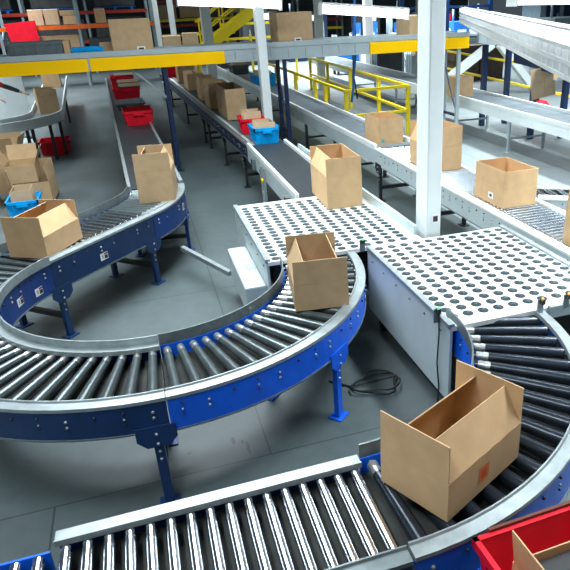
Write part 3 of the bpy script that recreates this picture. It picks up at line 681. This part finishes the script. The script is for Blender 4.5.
# ------------------------------------------------------------------ columns
def column(label, x, y, w, d, h=5.2, m=WPAINT, plate=False, z0=0):
    t = thing('steel_column', label, 'column', (x,y,0))
    c = MB(); c.box((0,0,h/2),(w,d,h)); o = c.build('shaft', m, t)
    b = o.modifiers.new('b','BEVEL'); b.width = .012; b.segments = 2
    MB().box((0,0,.01),(w+.12,d+.12,.02)).build('base_plate', m, t)
    if plate:
        q = MB(); q.box((.01,-d/2-.004,.98),(.075,.006,.09),0); q.box((.012,-d/2-.008,.985),(.048,.004,.055),1); q.build('id_plate', [WHITE, INK], t)
    return t
column('big white steel column standing between the white decks and grey conveyor', 2.512, 5.245, .148, .26, plate=True)
column('white steel pillar in front of the bridge, behind the red and cyan totes', 2.345, 12.05, .16, .22)
column('white pillar behind the bridge, left of the yellow stair foot', 2.56, 22.0, .30, .3)
column('left one of two thin white posts behind the bridge, next to the big brown box', 1.38, 29, .20, .2)
column('right one of two thin white posts behind the bridge, left of the white pillar', 2.05, 30, .24, .2)
column('thin white post just left of the yellow stair rails', 3.25, 27.5, .12, .12)
column('slim white post right of the brown box with label on the bridge', 6.6, 23, .26, .26)
column('white post behind the bridge near the right yellow panel', 9.2, 25, .34, .26)
column('grey post directly right of the big white column, behind the bridge', 7.9, 17.2, .22, .22, m=GREYP)

# ------------------------------------------------------------------ bridge
bt = thing('bridge_conveyor', 'grey overhead bridge conveyor with yellow front panels', 'conveyor', (2,12.7,0))
BX0, BX1 = -3.6, 6.82
MB().box(((BX0+BX1)/2,12.75,2.16),(BX1-BX0,.60,.04)).build('belt', BELTG, bt, world=True)
for y in (12.42, 13.08):
    MB().box(((BX0+BX1)/2,y,2.04),(BX1-BX0,.04,.22)).build('side_frame', GREYP, bt, world=True)
    MB().box(((BX0+BX1)/2,y,2.20),(BX1-BX0,.06,.09)).build('edge_rail', GREYP, bt, world=True)
def xat(px, py, Y):
    r = ROT @ Vector(((px-PP[0])/F, (py-PP[1])/F, 1.0)); return r.x*Y/r.y
XA = xat(90,70,12.39); XB = xat(225,60,12.39); XC = xat(370,50,12.39)
for (a, b) in ((BX0,XA-.02),(XA+.02,XB),(XC,BX1-.02)):
    MB().box(((a+b)/2,12.385,2.035),(b-a,.03,.215)).build('yellow_panel', YEL, bt, world=True)
q = MB()
for k in range(8): x = XB+.2+k*.34; q.box((x,12.398,2.045),(.008,.006,.16),0)
q.build('panel_seam', STEELD, bt, world=True)
for x in (.60, 2.84, 6.60):
    for y in (12.44, 13.06): 
        MB().box((x,y,.965),(.07,.07,1.93)).build('leg', DARKBLUE if x < 5 else GREYP, bt, world=True)
        MB().box((x,y,.005),(.16,.16,.01)).build('foot_plate', DARKBLUE, bt, world=True)
    MB().box((x,12.75,.55),(.05,.55,.05)).build('cross_brace', DARKBLUE, bt, world=True)
    MB().beam((x,12.48,.65),(x,13.02,1.5), .03,.03).build('cross_brace', DARKBLUE, bt, world=True)
MB().beam((.575,12.47,1.38),(.02,12.47,1.93), .035, .035).build('brace', STEEL, bt, world=True)
# continuation to the right
cv = [(6.86,12.75,2.13),(7.05,12.95,2.10),(7.4,13.3,2.05),(8.1,13.55,1.99),(8.6,13.1,1.93),(8.6,12.2,1.88),(8.45,11.2,1.83),(8.3,9.8,1.76),(8.25,8.4,1.70)]
stn = []
for i, p in enumerate(cv):
    a = Vector(cv[max(i-1,0)]); b = Vector(cv[min(i+1,len(cv)-1)]); d = nrm((b-a)*Vector((1,1,0)) if False else Vector((b.x-a.x,b.y-a.y,0))); stn.append((p,(d.y,-d.x)))
ct = thing('bridge_conveyor', 'grey curved conveyor at the upper right on dark blue posts, continuing the bridge', 'conveyor', (8,12,0))
MB().sweep(stn, [(-.3,-.02),(.3,-.02),(.3,.02),(-.3,.02)], smooth=False).build('belt', BELTG, ct, world=True)
MB().sweep(stn, [(.30,-.12),(.34,-.12),(.34,.10),(.30,.10)]).build('side_wall', GREYP, ct, world=True)
MB().sweep(stn, [(-.34,-.12),(-.30,-.12),(-.30,.10),(-.34,.10)]).build('side_wall', GREYP, ct, world=True)
MB().sweep(stn[4:], [(.28,-.42),(.33,-.42),(.33,-.125),(.28,-.125)]).build('blue_frame', NAVY, ct, world=True)
for (x,y,h) in ((8.12,11.85,1.42),(8.74,11.6,1.42),(8.05,9.6,1.3),(8.52,9.6,1.3),(7.98,13.72,1.88),(8.62,13.72,1.83)):
    MB().box((x,y,h/2),(.11,.11,h-.01)).build('leg', NAVY, ct, world=True)
o = MB().box((8.03,10.9,1.42),(.16,.14,.16)).build('control_box', WPAINT, ct, world=True)
MB().lathe((7.945,10.88,1.43),(7.93,10.88,1.43), [(0,.045),(1,.04)], 10, [0]).build('stop_button', AMBER, ct, world=True)
# the hanging board
hb = MB(); 
hb.box((0,0,0),(.56,.012,.62),0); hb.box((-.12,-.008,.02),(.22,.003,.006),1); hb.box((.03,-.008,-.0),(.006,.003,.6),1)
o = hb.build('cardboard_sheet', [CARDP, TAPE]); o.location = (8.27,11.76,1.19); o.rotation_euler = (0,R(-9),R(-4)); tag(o, 'flat cardboard sheet hung on the blue posts at the upper right', 'cardboard')

# boxes on the bridge
def solid_box(label, x, y, z, w, d, h, m=CARD2, rz=0, group=None, lab=None, tape=True, name='cardboard_box', cat='box'):
    t = thing(name, label, cat, (x,y,z), rz, group)
    o = MB().box((0,0,h/2),(w,d,h)).build('box_body', m, t); b = o.modifiers.new('b','BEVEL'); b.width = min(.012, w*.04); b.segments = 1
    if tape: MB().box((0,0,h+.001),(.05,d,.002)).build('tape', TAPE, t)
    if lab: 
        q = MB(); u, v = lab; q.box((u,-d/2-.002,v),(.14,.003,.07),0); q.box((u,-d/2-.004,v),(.09,.002,.03),1); q.build('shipping_label', [WHITE, INK], t)
    return t
solid_box('large brown box with a white label on the bridge, above the red totes', .12, 12.75, 2.182, .70, .48, .57, CARD2, R(-1), lab=(.14,.075))
solid_box('large brown box with a white label on the bridge, right of the centre pillar', 3.10, 12.76, 2.182, .72, .46, .57, CARD2, R(7), lab=(.04,.08))
solid_box('tall narrow box on the bridge, partly behind the big white column', 5.64, 12.75, 2.182, .44, .44, .42, CARD2, R(16))
def crate(label, x, y, z, w, d, h, m, rz=0):
    t = thing('crate', label, 'crate', (x,y,z), rz)
    b = MB(); th = .02
    b.box((0,0,th/2),(w,d,th)); b.box((0,-d/2+th/2,h/2+th/2),(w,th,h-th)); b.box((0,d/2-th/2,h/2+th/2),(w,th,h-th)); b.box((-w/2+th/2,0,h/2+th/2),(th,d-2*th,h-th)); b.box((w/2-th/2,0,h/2+th/2),(th,d-2*th,h-th))
    r = b
    for s in (-1,1): r.box((0,s*d/2,h-.03),(w+.03,.03,.05))
    for k in range(5): r.box((-w*.4+w*.2*k,-d/2-.008,h*.45),(.02,.016,h*.75))
    b.build('crate_body', m, t)
    return t
crate('dark grey plastic crate on the bridge at the far left', -1.47, 12.75, 2.182, .84, .5, .27, GREYPL)
solid_box('narrow brown box on the bridge right of the dark grey crate', -.99, 12.8, 2.182, .10, .4, .26, CARD, tape=False)
crate('shallow bright blue tray on the bridge, left of the large brown box', -.66, 12.85, 2.182, .52, .4, .13, CYAN)
solid_box('small brown box on the bridge tucked left of the large labelled box', -.33, 13.0, 2.182, .26, .12, .19, CARD, tape=False)

# cable down from the ceiling
o = MB().pipe([(4.62,13.2,4.5),(4.58,13.2,3.0),(4.53,13.2,2.3),(4.52,13.2,1.7),(4.50,13.22,1.2),(4.46,13.25,.9)], .03, 8).build('hanging_cable', CABLEB); tag(o, 'blue hose hanging down behind the bridge by the yellow railing', 'cable')
o = MB().pipe([(4.60,13.28,2.6),(4.60,13.28,1.9),(4.55,13.3,1.4),(4.62,13.32,.95)], .018, 6).build('hanging_cable', BLACK); tag(o, 'thin black cable hanging beside the blue hose', 'cable')

# ------------------------------------------------------------------ yellow railings
def railing(label, pts, h=1.1, mids=(.55,), post_at=None, r=.032, name='guard_railing', posts=None, m=YELR, kick=False):
    t = thing(name, label, 'railing', (pts[0][0],pts[0][1],0))
    for z in (h,)+tuple(mids):
        for i in range(len(pts)-1): MB().beam((pts[i][0],pts[i][1],z),(pts[i+1][0],pts[i+1][1],z), .06, .06).build('rail', m, t, world=True)
    for p in posts: MB().box((p[0],p[1],h/2),(.085,.085,h)).build('post', m, t, world=True)
    return t
ra = [(4.39,22.0),(4.42,13.5),(5.95,13.6),(6.2,23.0)]
railing('yellow guard railing round the walkway between the grey conveyors, under the bridge', ra, posts=[(4.39,20.5),(4.40,18.0),(4.41,16.0),(4.415,15.1),(4.42,13.5),(5.95,13.6),(6.0,15.6),(6.07,18.1),(6.13,20.6),(6.2,23.0)])
rf = [(10.35,12.4),(10.6,15.5),(11.0,20.5),(11.4,26),(12.2,33)]
railing('long yellow guard railing in the right background behind the wide conveyor', rf, 1.12, (.52,), posts=[(10.4,13),(10.85,18.6),(11.1,22.2),(11.2,23.6),(11.5,27),(11.85,30),(12.2,33)])

# ------------------------------------------------------------------ yellow stair
sr = thing('stair', 'yellow steel stair with handrails behind the bridge, left of the centre pillar', 'stairs', (4,25,0))
a = Vector((2.6,25.0,1.38)); b = Vector((5.2,25.0,3.02))
for y in (25.0, 25.9): MB().beam(a+Vector((0,y-25,0)), b+Vector((0,y-25,0)), .06, .34).build('stringer', YELR, sr, world=True)
for k in range(9):
    p = a.lerp(b, (k+.5)/9); MB().box((p.x,25.45,p.z+.03),(.26,.82,.03)).build('tread', STEELD, sr, world=True)
for y in (25.0, 25.9):
    for h in (.55, 1.0): MB().beam(a+Vector((0,y-25,h)), b+Vector((0,y-25,h)), .05, .05).build('handrail', YELR, sr, world=True)
    for k in (.05,.36,.68,.98): p = a.lerp(b,k)+Vector((0,y-25,0)); MB().beam(p, p+Vector((0,0,1.0)), .05, .05).build('rail_post', YELR, sr, world=True)
MB().box((1.9,25.45,1.34),(1.4,1.1,.08)).build('landing', YELR, sr, world=True)
for (x,y) in ((1.3,25.0),(2.5,25.0),(1.3,25.9),(2.5,25.9),(4.5,25.1)): MB().box((x,y,.65 if x < 3 else .95),(.08,.08,1.3 if x < 3 else 1.9)).build('leg', YELR, sr, world=True)
for z in (1.72,2.25): MB().beam((3.6,26.2,z),(6.6,26.2,z), .06, .09).build('side_rail', YELR, sr, world=True)
for x in (3.8,5.2,6.5): MB().box((x,26.2,1.12),(.08,.08,2.24)).build('leg', YELR, sr, world=True)

# ------------------------------------------------------------------ pallet racks
def rack(label, x0, bays, bw, y, depth, levels, beam_m, up_h, group, ws=.12):
    t = thing('pallet_rack', label, 'rack', (x0,y,0), 0, group)
    for k in range(bays+1):
        for yy_ in (y, y+depth): MB().box((x0+k*bw,yy_,up_h/2),(.11,.09,up_h)).build('upright', RACKU, t, world=True)
        for z in (.5,1.6,2.7): MB().beam((x0+k*bw,y,z),(x0+k*bw,y+depth,z+.8), .04,.04).build('frame_brace', RACKU, t, world=True)
    for (z, m) in levels:
        for yy_ in (y-.05, y+depth+.05): MB().box((x0+bays*bw/2,yy_,z),(bays*bw,.05,ws)).build('beam', m, t, world=True)
        MB().box((x0+bays*bw/2,y+depth/2,z+ws/2-.01),(bays*bw-.12,depth-.05,.02)).build('shelf', WRAP, t, world=True)
    return t
rack('orange beamed pallet rack at the upper left behind the bridge', -4.72, 2, 3.0, 30.0, 1.1, ((1.15,ORANGE),(2.33,ORANGE)), ORANGE, 4.6, 'pallet racks', .16)
rack('red beamed pallet rack in a second row behind the orange one', -7.4, 3, 2.9, 36.0, 1.1, ((1.5,RRED),(2.84,RRED)), RRED, 5, 'pallet racks', .15)
rack('dark pallet rack with yellow and red beams behind the stair and thin posts', 1.8, 4, 2.8, 40.0, 1.1, ((.3,RRED),(1.45,YELR),(1.95,RRED),(2.25,YELR),(3.2,RRED)), RRED, 5, 'pallet racks', .15)
gi = 0
def rbox(label, x, y, z, w, d, h, m): return solid_box(label, x, y, z, w, d, h, m, 0, tape=False)
rbox('left of two pale boxes side by side on the orange rack beam', -3.30, 30.55, 2.422, .55, .6, .60, CARDP)
rbox('right of two pale boxes side by side on the orange rack beam', -2.70, 30.55, 2.422, .55, .6, .60, CARDP)
rbox('low brown box on the orange rack, right of the two pale boxes', -2.03, 30.55, 2.422, .50, .6, .33, CARD)
rbox('flat brown box on top of the low brown box on the orange rack', -2.08, 30.55, 2.757, .56, .6, .2, CARD2)
rbox('small brown box at the right end of the orange rack shelf', -.83, 30.55, 2.422, .40, .6, .56, CARD)
rbox('long brown box on the lower rack shelf behind the dark grey crate', -2.9, 30.55, 1.242, 2.2, .9, .78, CARD2)
rbox('dark load on the lower rack shelf behind the blue tray', -.3, 30.55, 1.242, 2.3, .9, .62, WRAP)
for k, (x, w, m, lab) in enumerate(((-5.9,2.0,WRAP,'wrapped grey pallet load on the red rack, far left'),(-3.0,2.2,WRAP,'wrapped grey pallet load on a blue pallet, above the two pale boxes'),(-.2,2.0,WRAP,'wrapped grey pallet load on a blue pallet, above the small box'))):
    p = thing('pallet_load', lab, 'goods', (x,36.55,2.918))
    q = MB()
    for s in (-.4,0,.4): q.box((s*w,0,.06),(.14,.9,.12))
    q.box((0,0,.13),(w,.9,.03)); q.build('pallet', PALLB, p)
    o = MB().box((0,0,.75),(w*.96,.86,1.2)).build('load', m, p); b_ = o.modifiers.new('b','BEVEL'); b_.width = .05; b_.segments = 2
for k, (x, w, h, lab) in enumerate(((-5.8,2.3,1.05,'dark load in the middle of the red rack at the far left'),(-3.0,2.5,1.0,'dark load behind the orange rack, left half'),(-.1,2.4,1.0,'dark load behind the big box on the bridge'))):
    rbox(lab, x, 36.55, 1.578, w, .9, h, WRAP)
cols = [CARD2, CARD, WRAP, CARDP, WRAP, CARD2]
spots = [(1.3,2.35),(2.6,2.35),(4.1,2.35),(5.4,2.35),(7.4,2.35),(2.0,.38),(4.8,.38),(7.6,.38)]
words = ['brown box high on the yellow beamed rack, left of the thin posts','grey load high on the yellow beamed rack, between the thin posts','pale load high on the yellow beamed rack behind the stair','dark load high on the yellow beamed rack behind the stair top','load high on the yellow beamed rack behind the centre pillar','bottom load of the yellow beamed rack behind the row of boxes','bottom load of the yellow beamed rack under the stair','bottom load of the yellow beamed rack beside the slim white post']
for k, (x, z) in enumerate(spots): rbox(words[k], x+1.2, 40.5, z, 1.1, .9, .72, cols[k % 6])
rbox('pale box on the floor behind the left thin post', 1.75, 27.5, .002, .7, .6, 1.9, CARDP)
rbox('pale box stack right of the right thin post', 2.55, 28.2, .002, .6, .6, 1.95, CARDP)
# red bag on the rack
bg = MB(); bg.add([tuple(1.6*c for c in v) for v in [(-.36,-.02,.33),(.34,-.02,.38),(.38,-.05,-.25),(.1,-.09,-.40),(-.24,-.06,-.36),(-.36,.12,.33),(.34,.12,.38),(.36,.14,-.25),(.1,.16,-.40),(-.22,.14,-.36)]],
   [(0,1,2,3,4),(9,8,7,6,5),(0,5,6,1),(1,6,7,2),(2,7,8,3),(3,8,9,4),(4,9,5,0)])
o = bg.build('red_bag', RED); o.location = (-3.85,29.66,2.02); tag(o, 'bright red bag hanging on the orange rack beam at the upper left', 'bag')

# ------------------------------------------------------------------ right background
def brace(label, p, q_, w=.22):
    o = MB().beam(p, q_, w, w).build('steel_brace', WPAINT); tag(o, label, 'brace', 'diagonal white building braces'); return o
brace('left white diagonal brace rising to the right, behind the bridge end', (8.36,18,.10), (10.69,18,1.56))
brace('right white diagonal brace falling to the right, behind the blue posts', (10.97,18,1.53), (12.35,18,.09))
def machine(label, x, y, w, d, h, m1, m2, m3):
    t = thing('machine', label, 'machine', (x,y,0))
    MB().box((0,0,h*.5),(w,d,h-.02)).build('cabinet', m1, t)
    for k in range(3):
        do = MB().box((-w*.3+k*w*.3, -d/2-.02, h*.62),(w*.22,.04,h*.4)).build('door', m2, t)
        MB().box((-w*.22+k*w*.3, -d/2-.05, h*.62),(w*.03,.02,h*.1)).build('handle', STEEL, do)
    q = MB(); q.box((w*.2,-d/2-.03,h*.9),(w*.3,.05,h*.12)); q.build('control_panel', m3, t)
    for (u,k) in ((-.35,.5),(.3,.7)): MB().tube((w*u,0,h-.01),(w*u,0,h+k),.05).build('mast', RACKU, t)
    return t
machine('dark machine behind the bridge, right of the slim white post', 9.4, 35.5, 2.2, 1.2, 2.4, DARKBLUE, GREYP, WHITE)
machine('blue grey machine behind the bridge, left of the right yellow panel', 12.9, 36, 1.7, 1.2, 2.2, BLACK, PALLB, WHITE)
machine('dark blue machine behind the right yellow panel', 14.2, 29.5, 1.8, 1.2, 2.3, DARKBLUE, WPAINT, RED)
machine('black machine between the centre pillar and the slim post', 6.6, 35, 2.0, 1.2, 2.6, BLACK, WRAP, WHITE)
machine('blue and white machine behind the right end of the bridge', 15.2, 28.0, 2.0, 1.4, 1.9, PALLB, WPAINT, WHITE)
machine('grey machine behind the blue posts at the right edge', 16.0, 21.5, 2.2, 1.4, 2.1, RACKU, PALLB, RED)
machine('pale blue machine above the long right railing', 18.5, 25.5, 3.0, 1.4, 3.2, RACKU, DARKBLUE, WHITE)
for (x,y,lab) in ((12.0,22.3,'left dark brown stack seen under the bridge end behind the yellow railing'),(13.05,22.3,'right dark brown stack under the bridge end, beside the white braces'),(12.5,23.6,'rear dark brown stack behind the white braces')):
    rbox(lab, x, y, .002, 1.0, .8, 1.25, DSTACK)
def cart(label, x, y, w, h, m1, m2):
    t = thing('roll_cage', label, 'cart', (x,y,0))
    MB().box((0,0,.2),(w,.7,.06)).build('base', RACKU, t)
    for sx in (-1,1):
        for sy in (-1,1): MB().tube((sx*w*.45,sy*.28,0),(sx*w*.45,sy*.28,.17),.06,8).build('wheel', BLACK, t)
        q = MB()
        for k in range(5): q.tube((sx*w*.48,-.32+.16*k,.23),(sx*w*.48,-.32+.16*k,h),.018,6)
        q.tube((sx*w*.48,-.34,h),(sx*w*.48,.34,h),.02,6); q.build('side_frame', RACKU, t)
    MB().box((0,0,.23+h*.28),(w*.86,.62,h*.55)).build('load', m1, t); MB().box((w*.1,0,.23+h*.56+h*.1),(w*.55,.5,h*.2)).build('upper_load', m2, t)
for (lab, x, y, w, h, a_, b_) in (('roll cage with a blue load far back, between blue hose and yellow panel', 9.0, 27.2, 1.1, 1.6, PALLB, WHITE),
    ('roll cage with a white load far back, right of the blue hose', 10.2, 28.5, 1.0, 1.6, WPAINT, BLACK),
    ('roll cage with a dark load far back, below the right yellow panel', 9.6, 24.0, 1.2, 1.5, BLACK, RED),
    ('roll cage with a grey load just left of the big white column', 10.25, 22.6, .8, 1.4, GREYP, CARDP),
    ('roll cage with brown boxes behind the long right railing', 12.7, 26.2, 1.2, 1.7, CARD2, WRAP),
    ('roll cage with a pale blue load above the small box on the wide conveyor', 12.5, 29.6, 1.1, 2.2, WPAINT, PALLB)):
    cart(lab, x, y, w, h, a_, b_)
rc = thing('floor_scrubber', 'small red machine on the floor behind the wide conveyor, by the cardboard sheet', 'machine', (9.9,14.3,0))
MB().lathe((9.9,14.3,.06),(9.9,14.3,.36), [(0,.36),(.5,.38),(1,.28)], 18, [0,0]).build('housing', RED, rc, world=True)
MB().lathe((9.9,14.3,.0),(9.9,14.3,.06), [(0,.40),(1,.40)], 18, [0]).build('bumper', BLACK, rc, world=True)
MB().pipe([(10.0,14.4,.36),(10.2,14.5,.7),(10.3,14.55,.95)], .04, 8).build('handle', BLACK, rc, world=True)
tote('far red tote on a stand at the right edge, behind the louvred lamp', (9.35,9.6), R(0), .7, .6, .35, RED, z=1.95)
st = thing('tote_stand', 'grey stand under the far red tote at the right edge', 'stand', (9.7,9.9,0))
MB().box((9.7,9.9,1.925),(.8,.7,.045)).build('top', GREYP, st, world=True)
for sx in (-.33,.33):
    for sy in (-.28,.28): MB().box((9.7+sx,9.9+sy,.95),(.06,.06,1.9)).build('leg', NAVY, st, world=True)
# steel frame far right
fr = thing('trestle', 'dark blue steel trestle of struts at the top right corner', 'trestle', (12,24.9,0))
for x in (10.6,12.6,14.6): MB().box((x,24.9,2.2),(.16,.16,4.39)).build('post', NAVY, fr, world=True)
MB().box((12.6,24.9,3.3),(4.2,.14,.14)).build('strut', NAVY, fr, world=True); MB().beam((10.6,24.9,3.25),(12.6,24.9,4.3),.12,.12).build('strut', WPAINT, fr, world=True); MB().beam((12.6,24.9,4.3),(14.6,24.9,3.25),.12,.12).build('strut', NAVY, fr, world=True)
MB().box((12.6,24.9,2.55),(4.2,.10,.10)).build('strut', NAVY, fr, world=True)

# ------------------------------------------------------------------ hanging lamps in view
def lamp(label, p0, p1, w=.16, h=.10, louvre=False, es=None):
    p0 = Vector(p0); p1 = Vector(p1); c = (p0+p1)/2
    t = thing('hanging_lamp', label, 'lamp', c)
    d = nrm(p1-p0); s = nrm(Vector((d.y,-d.x,0))); U = nrm(s.cross(d))
    if U.z < 0: U = -U
    MB().beam(p0+U*(h*.5+.012), p1+U*(h*.5+.012), w*.8, .02).build('housing', LAMPH, t, world=True)
    MB().lathe(p0+d*.02, p1-d*.02, [(0,h*.42),(1,h*.42)], 10, [0]).build('tube', LAMP, t, world=True)
    for p in (p0, p1): MB().beam(p-d*.01, p+d*.01, w, h*1.1).build('end_cap', LAMPH, t, world=True)
    for f in (.12,.88):
        p = p0.lerp(p1,f); MB().tube(p+U*(h*.5), Vector((p.x,p.y,4.6)), .006, 5).build('suspension', STEEL, t, world=True)
    if louvre:
        L = (p1-p0).length; n = min(99,int(L/.24)); me = None
        hh = louvre
        g = MB()
        for off in (-1,1):
            for z in (0,.5,1): g.beam(p0+s*off*w*.5-U*(h*.5+hh*z), p1+s*off*w*.5-U*(h*.5+hh*z), .012, .03)
        g.build('louvre_rail', LAMPH, t, world=True)
        for k in range(n):
            p = p0.lerp(p1,(k+.5)/n)-U*(h*.5+hh*.5)
            if me is None: o = MB().beam(-s*w*.5, s*w*.5, .03, hh, 0, U).build('louvre_blade', LAMPH, t); me = o.data
            else: o = mesh_child('louvre_blade', me, t)
            o.location = p-c
    return t
lamp('white strip lamp between the brown bridge box and the big white column', (3.2,11.0,2.80), (4.78,11.0,2.66), .2, .17)
lamp('big white louvred lamp slanting down across the upper right corner', (7.6,14.2,2.62), (2.35,2.4,2.60), .16, .10, .20)
lamp('white fluorescent lamp at the top behind the centre pillar', (.95,12.0,3.02), (2.75,12.0,2.90), .22, .2)
lamp('white lamp in the extreme top right corner', (5.4,8.6,2.83), (7.6,9.3,2.78), .2, .14)

# ------------------------------------------------------------------ light
def area(x, y, z, sx, sy, e, col=(.86,.95,1.0), rot=(0,0,0)):
    l = bpy.data.lights.new('unseen_light','AREA'); l.shape = 'RECTANGLE'; l.size = sx; l.size_y = sy; l.energy = e; l.color = col
    o = bpy.data.objects.new('unseen_light', l); C.objects.link(o); o.location = (x,y,z); o.rotation_euler = rot
    return o
for (x, y, ly, e, sp) in ((-4.7,11.0,18,1000,80),(-1.2,1.6,4,190,130),(3.9,3.2,5,330,90),(5.2,10,13,410,82),(8.8,10,13,1000,110),(12.6,10,13,1000,120)):  # overhead lights out of view; the one nearest the camera is added fill
    o = area(x, y, 5.4, .5, ly, e); o.data.spread = R(sp)
o = area(.1, 6.4, 5.4, 3.0, 1.6, 240); o.data.spread = R(130)  # unseen broad light added for bright streaks on the chrome rollers
o = area(-4.6, 20, 5.4, 5.0, .8, 330); o.data.spread = R(150)  # unseen light added for highlights on the diagonal rollers
o = area(.6, 8.4, 5.4, 3.6, .8, 330); o.data.spread = R(150)  # unseen light added to brighten front faces around the bridge
for (x, e) in ((-4,900),(1.5,300),(7.5,1500),(13,2000)): o = area(x, 29, 5.6, .6, 12, e); o.data.spread = R(110)
w = bpy.data.worlds.new('world'); bpy.context.scene.world = w; w.use_nodes = True
w.node_tree.nodes['Background'].inputs[0].default_value = (.62,.80,.90,1); w.node_tree.nodes['Background'].inputs[1].default_value = .09
sc = bpy.context.scene
sc.view_settings.view_transform = 'Standard'; sc.view_settings.look = 'None'; sc.view_settings.gamma = 1.0; sc.view_settings.exposure = 0.0
sc.view_settings.use_curve_mapping = False
